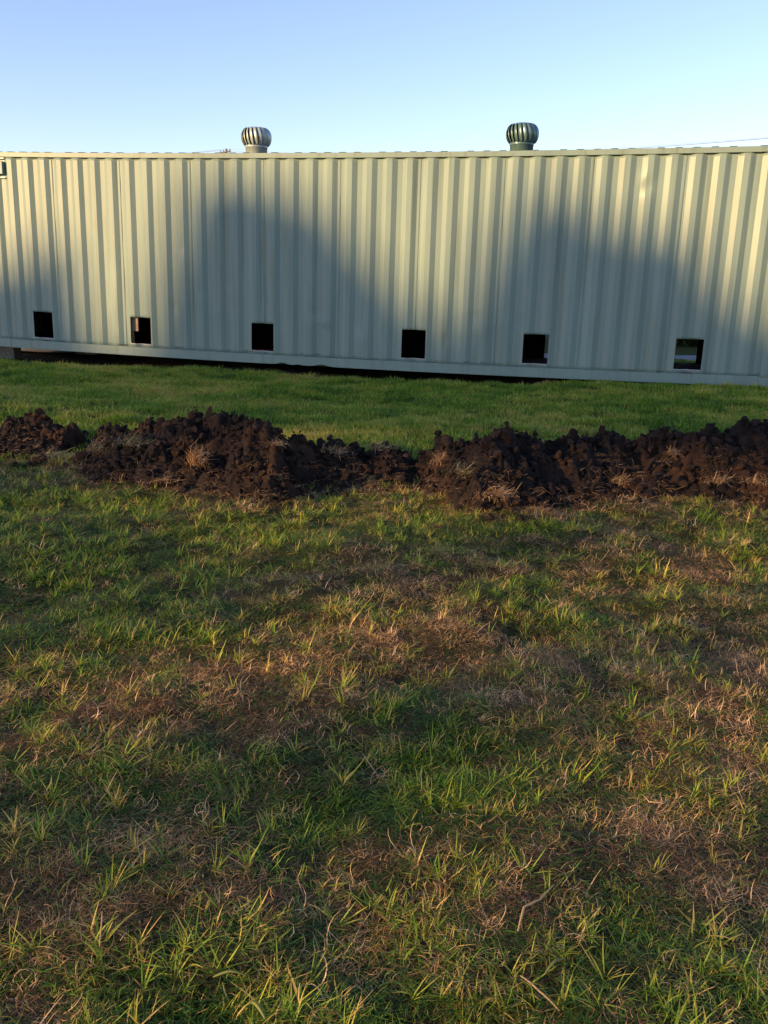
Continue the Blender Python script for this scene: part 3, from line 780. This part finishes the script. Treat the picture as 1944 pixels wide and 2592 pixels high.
# uprooted tufts lying on the heaps, each a thing
TUFTS = [(498,1190,150,0.055,0.10,0.10,0.0,'upright tuft of bright orange straw standing on the face of the middle soil heap'),
 (1250,1262,170,0.10,0.10,0.04,0.55,'pinkish straw mat hanging over a clod at the foot of the right heap'),
 (1565,1225,90,0.06,0.09,0.03,0.4,'pale curly straw tuft on the lower face of the right heap, under its second peak'),
 (410,1222,70,0.10,0.09,0.02,0.7,'orange straw spray at the foot of the middle heap, left of the bright tuft'),
 (1180,1205,80,0.09,0.12,0.03,0.4,'greenish grey straw tangle at the left part of the right heap'),
 (340,1130,110,0.13,0.10,0.04,0.5,'dull straw patch near the top of the middle heap, on its left shoulder'),
 (1810,1225,80,0.09,0.09,0.03,0.4,'brown straw tuft on the right heap near the right edge'),
 (1700,1155,50,0.05,0.09,0.03,0.3,'grey straw wisp high on the right heap'),
 (850,1150,60,0.08,0.09,0.03,0.4,'pinkish straw wisp on the crest where the middle heap runs low'),
 (130,1165,150,0.14,0.11,0.03,0.6,'wide mat of grey dead grass at the foot of the left heap'),
 (960,1140,60,0.09,0.08,0.02,0.5,'pale straw on the low crest just left of the gap between heaps'),
 (1120,1170,60,0.08,0.10,0.03,0.4,'pale straw spray beside the gap at the left end of the right heap'),
 (1915,1235,70,0.08,0.08,0.03,0.4,'orange straw tuft on the right heap cut by the right edge of the view'),
 (250,1150,80,0.08,0.08,0.05,0.2,'short upright straw at the left end of the middle heap'),
 (700,1130,50,0.07,0.07,0.02,0.5,'thin straw strands on the right shoulder of the middle heap')]
for i, (px, py, n_, rad, ln, hg, flat, lab) in enumerate(TUFTS):
    x, y = ray_surf(px, py)
    v, f, a = straw_mesh(int(n_*2.4), rad, ln, hg, 700+i, flat, 0.0019)
    o = bpy.data.objects.new('straw_tuft', np_mesh('straw_tuft', v, f, GREYGREEN_M if i in (4, 5, 9, 13) else STRAW_M, False, {'var': a})); link(o)
    o.location = (x, y, surf(x, y)+0.006); tag(o, lab, 'grass tuft', 'uprooted grass on the soil heaps')
for px, py, rad, lab in ((735, 1268, 0.065, 'flat dark clod of soil lying on the grass in front of the middle heap'), (862, 1293, 0.035, 'small reddish soil clod on the grass, right of the larger flat one'), (832, 1100, 0.0, '')):
    if rad == 0: continue
    x, y = hit_ground(px, py)
    c = bpy.data.objects.new('fallen_clod', np_mesh('fallen_clod', CLODS[3][0] if rad > 0.05 else CLODS[5][0], CLODS[3][1], SOIL_M, False)); link(c)
    c.location = (x, y, float(gz(x, y))+rad*0.3); c.scale = (rad*1.2, rad, rad*0.6); c.rotation_euler = (0.2, 0.1, 1.0)
    tag(c, lab, 'soil clod', 'clods fallen on the grass')
x, y = hit_ground(1437, 1058)
sc_ = mesh_obj('paper_scrap', [(-0.01, -0.008, 0.0), (0.01, -0.006, 0.005), (0.012, 0.006, 0.014), (-0.008, 0.009, 0.012), (0.0, 0.0, 0.016)], [(0, 1, 4), (1, 2, 4), (2, 3, 4), (3, 0, 4)], PAPER)
sc_.location = (x, y, float(gz(x, y))+0.02); tag(sc_, 'tiny white crumpled scrap lying on the shaded grass behind the right soil heap', 'litter')

# ---------------------------------------------------------------- grass
def clump_source(name, n, rad, lmin, lmax, width, lean, curl, mat, seed, base=0.0, spread=0.35, seg=3, twist=0.35, els=None):
    r = np.random.default_rng(seed); V = []; F_ = []; var = []
    for i in range(n):
        q = rad*math.sqrt(r.random()); a = r.uniform(0, 2*math.pi)
        p = np.array([q*math.cos(a), q*math.sin(a), -0.004+0.008*r.random()])
        az = r.uniform(0, 2*math.pi) if els else a+r.normal()*1.2; el = math.pi/2-abs(r.normal())*lean-0.08; el = max(el, 0.03)
        if els: el = r.uniform(*els)
        l = r.uniform(lmin, lmax); w = width*r.uniform(0.55, 1.35)
        de = -abs(r.normal())*curl; daz = r.normal()*twist*curl; b = len(V); vv = base+spread*r.random()
        for j in range(seg+1):
            d = np.array([math.cos(az)*math.cos(el), math.sin(az)*math.cos(el), math.sin(el)]); sd = np.array([-math.sin(az), math.cos(az), 0.25*math.sin(i)])
            ww = w*(0.85, 1.0, 0.7, 0.12)[j] if seg == 3 else w*(1-0.85*j/seg)
            V += [p-sd*ww*0.5, p+sd*ww*0.5]; var += [vv+0.15*(j/seg)**3]*2
            p = p+d*l/seg; p[2] = max(p[2], 0.0015); az += daz/seg; el += de/seg
        for j in range(seg): q_ = b+2*j; F_.append((q_, q_+1, q_+3, q_+2))
    me = np_mesh(name, np.array(V), np.array(F_), mat, False, {'var': np.array(var)})
    return bpy.data.objects.new(name, me)
def scatter(name, P, rot, scl, tint, idx, sources, label=None, cat=None):
    me = bpy.data.meshes.new(name); n = len(P)
    me.vertices.add(n); me.vertices.foreach_set('co', P.astype(np.float32).ravel())
    a = me.attributes.new('rot', 'FLOAT_VECTOR', 'POINT'); a.data.foreach_set('vector', rot.astype(np.float32).ravel())
    a = me.attributes.new('scl', 'FLOAT', 'POINT'); a.data.foreach_set('value', scl.astype(np.float32))
    a = me.attributes.new('tint', 'FLOAT', 'POINT'); a.data.foreach_set('value', tint.astype(np.float32))
    a = me.attributes.new('idx', 'INT', 'POINT'); a.data.foreach_set('value', idx.astype(np.int32))
    o = bpy.data.objects.new(name, me); link(o)
    ng = bpy.data.node_groups.new(name, 'GeometryNodeTree')
    ng.interface.new_socket('Geometry', in_out='INPUT', socket_type='NodeSocketGeometry')
    ng.interface.new_socket('Geometry', in_out='OUTPUT', socket_type='NodeSocketGeometry')
    N, L = ng.nodes, ng.links
    gi = N.new('NodeGroupInput'); go = N.new('NodeGroupOutput'); iop = N.new('GeometryNodeInstanceOnPoints'); jn = N.new('GeometryNodeJoinGeometry')
    for s_ in reversed(sources):
        oi = N.new('GeometryNodeObjectInfo'); oi.inputs['Object'].default_value = s_; oi.inputs['As Instance'].default_value = True
        L.new(oi.outputs['Geometry'], jn.inputs[0])
    def attr(nm, ty):
        q = N.new('GeometryNodeInputNamedAttribute'); q.data_type = ty; q.inputs['Name'].default_value = nm; return q.outputs[0]
    m2p = N.new('GeometryNodeMeshToPoints'); L.new(gi.outputs[0], m2p.inputs['Mesh'])
    L.new(m2p.outputs[0], iop.inputs['Points']); L.new(jn.outputs[0], iop.inputs['Instance'])
    iop.inputs['Pick Instance'].default_value = True
    L.new(attr('idx', 'INT'), iop.inputs['Instance Index'])
    e2r = N.new('FunctionNodeEulerToRotation'); L.new(attr('rot', 'FLOAT_VECTOR'), e2r.inputs[0]); L.new(e2r.outputs[0], iop.inputs['Rotation'])
    L.new(attr('scl', 'FLOAT'), iop.inputs['Scale'])
    L.new(iop.outputs[0], go.inputs[0])
    md = o.modifiers.new('scatter', 'NODES'); md.node_group = ng
    tag(o, label, cat, kind='stuff')
    return o
def points(y0, y1, dens, seed, xpad=0.35, x_slope=0.47):
    r = np.random.default_rng(seed); wmax = y1*x_slope+xpad
    n = int(dens*(y1-y0)*2*wmax); x = r.uniform(-wmax, wmax, n); y = r.uniform(y0, y1, n)
    k = np.abs(x) < y*x_slope+xpad
    return x[k], y[k]
# dead / green pattern on the lawn
DRY_SPOTS = [(0.0, 4.1, 0.55, 0.40, 0.6), (0.15, 3.35, 0.45, 0.35, 0.75), (-0.9, 2.95, 0.5, 0.3, 0.55), (-0.3, 2.75, 0.35, 0.25, 0.4), (1.4, 2.9, 0.3, 0.5, 0.6), (0.75, 2.05, 0.3, 0.2, 0.5), (-0.1, 1.95, 0.35, 0.2, 0.6), (-0.75, 2.0, 0.3, 0.35, 0.45), (1.05, 2.1, 0.25, 0.4, 0.5), (1.7, 4.9, 0.6, 0.4, 0.35), (-0.2, 5.3, 0.6, 0.25, 0.3), (1.5, 3.6, 0.4, 0.3, 0.3)]
GRN_SPOTS = [(-1.6, 4.6, 1.1, 0.6, 0.8), (0.2, 4.9, 0.6, 0.35, 0.5), (0.35, 2.5, 0.45, 0.3, 0.85), (-0.7, 3.55, 0.25, 0.25, 0.5), (-0.4, 2.2, 0.3, 0.12, 0.3), (0.95, 1.75, 0.3, 0.12, 0.4), (-1.4, 3.6, 0.6, 0.5, 0.35), (-2.2, 5.4, 0.8, 0.3, 0.9), (1.0, 5.2, 0.5, 0.25, 0.5)]
def dryness(x, y):
    d = 0.46+0.60*fbm(x, y, 0.55, 71)+0.38*vnoise(x, y, 0.14, 75)
    for cx, cy, rx, ry, a in DRY_SPOTS: d = d+a*np.exp(-((x-cx)/rx)**2-((y-cy)/ry)**2)
    for cx, cy, rx, ry, a in GRN_SPOTS: d = d-a*np.exp(-((x-cx)/rx)**2-((y-cy)/ry)**2)
    yf = yfront(x); d = d+0.45*np.exp(-((y-yf+0.02)/0.16)**2)
    d = d-0.45*sstep(6.6, 7.6, y)
    return np.clip(d, 0, 1)
def lawn_ok(x, y, margin=0.02):
    s_, d_ = to_sd(x, y)
    h_ = np.where((y > 5) & (y < 8.4), heap_h(x, y), 0)
    edge = -0.10-0.10*np.abs(vnoise(x, y, 0.3, 81))-0.22*(1-sstep(0.0, 2.2, s_))
    return (h_ < margin) & ((d_ < edge) | (d_ > 2.6))
SRC_SHORT = [clump_source('short_grass_blades', 40, 0.052, 0.014, 0.046, 0.0021, 1.15, 0.9, GREEN_M, 800+i, 0.08, 0.75, 3, 0.6, (0.1, 1.05)) for i in range(5)]
SRC_TUFT = [clump_source('long_grass_blades', 15, 0.012, 0.035, 0.092, 0.0036, 1.0, 0.55, GREEN_M, 820+i, 0.34, 0.45, 3, 0.3, (0.25, 1.2)) for i in range(5)]
SRC_DRY = [clump_source('dead_grass_blades', 40, 0.055, 0.014, 0.052, 0.0015, 1.3, 1.5, DRY_M, 840+i, 0.12, 0.85, 4, 1.2, (0.0, 0.75)) for i in range(6)]
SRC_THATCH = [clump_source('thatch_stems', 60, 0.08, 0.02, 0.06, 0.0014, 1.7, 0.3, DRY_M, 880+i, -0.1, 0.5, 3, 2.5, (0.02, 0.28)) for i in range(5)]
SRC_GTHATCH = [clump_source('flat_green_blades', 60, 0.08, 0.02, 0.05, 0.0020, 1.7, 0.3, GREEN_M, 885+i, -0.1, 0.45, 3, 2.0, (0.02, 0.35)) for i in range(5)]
SRC_WIRE = [clump_source('curled_dead_stems', 12, 0.018, 0.03, 0.090, 0.0026, 1.2, 1.9, DRY_M, 890+i, 0.45, 0.6, 5, 1.4, (0.1, 1.1)) for i in range(6)]
SRC_FAR = [clump_source('far_grass_blades', 46, 0.10, 0.02, 0.05, 0.0042, 0.6, 0.8, GREEN_M, 860+i, 0.0, 0.55) for i in range(5)]
def mk(P, keep):
    return P[0][keep], P[1][keep]
def lay(name, zones, sources, prob, sclf, tintf, seed, label, cat):
    X = []; Y = []
    for i, (y0, y1, dn) in enumerate(zones):
        x, y = points(y0, y1, dn, seed+i); k = lawn_ok(x, y); x, y = x[k], y[k]
        r = np.random.default_rng(seed+50+i); k = r.random(len(x)) < prob(x, y); X.append(x[k]); Y.append(y[k])
    x = np.concatenate(X); y = np.concatenate(Y); r = np.random.default_rng(seed+99); n = len(x)
    P = np.stack([x, y, gz(x, y)-0.001], 1)
    rot = np.stack([r.normal(size=n)*0.12, r.normal(size=n)*0.12, r.uniform(0, 6.283, n)], 1)
    return scatter(name, P, rot, sclf(x, y, r), tintf(x, y, r), r.integers(0, len(sources), n), sources, label, cat)
lay('lawn_grass', [(1.2, 3.6, 620), (3.6, 6.8, 480)], SRC_SHORT, lambda x, y: np.clip(1.0-0.85*dryness(x, y), 0.06, 1)*np.clip(0.62+0.95*vnoise(x, y, 0.13, 91), 0.04, 1),
    lambda x, y, r: 0.75+0.6*r.random(len(x))+0.25*vnoise(x, y, 0.3, 77), lambda x, y, r: 0.34*dryness(x, y)+0.15*r.normal(size=len(x)), 900, 'short green lawn grass in the foreground', 'grass')
lay('long_grass', [(1.2, 3.6, 360), (3.6, 6.6, 200)], SRC_TUFT, lambda x, y: np.clip(1.0-0.95*dryness(x, y), 0.08, 1)*np.clip(0.55+1.2*vnoise(x, y, 0.2, 78), 0.03, 1),
    lambda x, y, r: 0.6+0.6*r.random(len(x)), lambda x, y, r: 0.2*dryness(x, y)+0.12*r.normal(size=len(x)), 930, 'longer green grass tufts standing out of the lawn', 'grass')
lay('dead_grass', [(1.2, 3.6, 620), (3.6, 6.8, 340), (6.8, 12.8, 110)], SRC_DRY, lambda x, y: np.clip(0.22+0.95*dryness(x, y), 0, 1)*np.clip(0.62+1.0*vnoise(x, y, 0.12, 92), 0.04, 1),
    lambda x, y, r: 0.7+0.7*r.random(len(x)), lambda x, y, r: 0.15*r.normal(size=len(x))+0.12*vnoise(x, y, 0.2, 79), 960, 'matted dead straw coloured grass in the foreground', 'grass')
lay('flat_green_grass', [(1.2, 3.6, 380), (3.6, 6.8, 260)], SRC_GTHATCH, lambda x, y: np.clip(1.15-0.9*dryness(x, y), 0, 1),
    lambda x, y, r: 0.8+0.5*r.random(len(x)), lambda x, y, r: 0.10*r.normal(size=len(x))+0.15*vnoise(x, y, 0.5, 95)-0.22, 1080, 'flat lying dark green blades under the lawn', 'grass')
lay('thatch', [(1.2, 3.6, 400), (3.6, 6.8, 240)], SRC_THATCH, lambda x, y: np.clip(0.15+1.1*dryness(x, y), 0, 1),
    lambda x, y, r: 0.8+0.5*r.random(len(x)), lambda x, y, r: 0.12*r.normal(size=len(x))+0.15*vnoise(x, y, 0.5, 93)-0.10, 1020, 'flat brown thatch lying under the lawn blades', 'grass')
lay('curled_dead_grass', [(1.2, 3.6, 300), (3.6, 6.6, 170)], SRC_WIRE, lambda x, y: np.clip(0.18+0.9*dryness(x, y), 0, 1)*np.clip(0.5+1.4*vnoise(x, y, 0.17, 94), 0.03, 1),
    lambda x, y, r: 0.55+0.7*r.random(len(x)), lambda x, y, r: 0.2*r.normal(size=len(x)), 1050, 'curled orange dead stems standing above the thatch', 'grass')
lay('shaded_lawn_grass', [(6.4, 14.2, 230)], SRC_FAR, lambda x, y: 1.0+0*x,
    lambda x, y, r: 0.8+0.6*r.random(len(x)), lambda x, y, r: 0.14*r.normal(size=len(x))+0.22*vnoise(x, y, 0.7, 80)+0.24*vnoise(x, y, 0.22, 83)+0.20, 990, 'green lawn between the soil heaps and the container', 'grass')

# loose stalks one can pick out in the foreground
def stalk(name, pts, w, mat, label, lift=0.03, cat='grass stalk'):
    P = []
    for px, py in pts:
        x, y = hit_ground(px, py); P.append(np.array([x, y, float(gz(x, y))+lift]))
    Q = []
    for i in range(len(P)-1):
        for a in np.linspace(0, 1, 5)[:-1]: Q.append(P[i]*(1-a)+P[i+1]*a)
    Q.append(P[-1]); n = len(Q); v = []; f = []; o0 = Q[0].copy()
    for i, q in enumerate(Q):
        d = Q[min(i+1, n-1)]-Q[max(i-1, 0)]; sd = np.array([-d[1], d[0], 0]); sd /= np.linalg.norm(sd)+1e-9
        ww = w*(0.4+0.6*math.sin(math.pi*(0.15+0.8*i/(n-1))))
        arch = 0.012*math.sin(math.pi*i/(n-1))
        q = q-o0+np.array([0, 0, arch]); v += [q-sd*ww/2, q+np.array([0, 0, ww*0.3]), q+sd*ww/2, q-np.array([0, 0, ww*0.2])]
    for i in range(n-1):
        for j in range(4): f.append((4*i+j, 4*i+(j+1) % 4, 4*i+4+(j+1) % 4, 4*i+4+j))
    me = np_mesh(name, np.array(v), np.array(f), mat, True, {'var': np.full(len(v), 0.8)})
    o = bpy.data.objects.new(name, me); link(o); o.location = tuple(o0); tag(o, label, cat)
stalk('dead_stalk', [(1316, 2492), (1360, 2535), (1415, 2580)], 0.006, STRAW_M, 'pale straight dead stalk lying at the bottom edge right of centre')
stalk('dead_runner', [(1308, 2395), (1322, 2350), (1362, 2330), (1398, 2280)], 0.007, STRAW_M, 'pinkish forked dead runner curling over the matted grass low in the view')
stalk('grass_blade', [(540, 2498), (585, 2494), (625, 2493)], 0.009, GREENONE_M, 'broad dull green blade lying flat near the bottom left')
stalk('grass_blade', [(632, 2552), (650, 2572), (672, 2600)], 0.010, GREENONE_M, 'broad yellow green blade cut by the bottom edge')
stalk('grass_blade', [(1378, 2490), (1400, 2475), (1425, 2458)], 0.008, GREENONE_M, 'short broad yellow green blade beside the pale stalk, bottom right')
stalk('dead_stalk', [(335, 2238), (365, 2208), (388, 2185)], 0.004, STRAW_M, 'thin straight straw stalk leaning up to the right at lower left')
stalk('dead_runner', [(1628, 2030), (1640, 2062), (1675, 2066), (1694, 2045)], 0.006, STRAW_M, 'curled orange runner making a small hook at lower right')
stalk('dead_stalk', [(255, 2448), (262, 2400), (262, 2365)], 0.003, STRAW_M, 'thin grey upright stalk at the lower left')
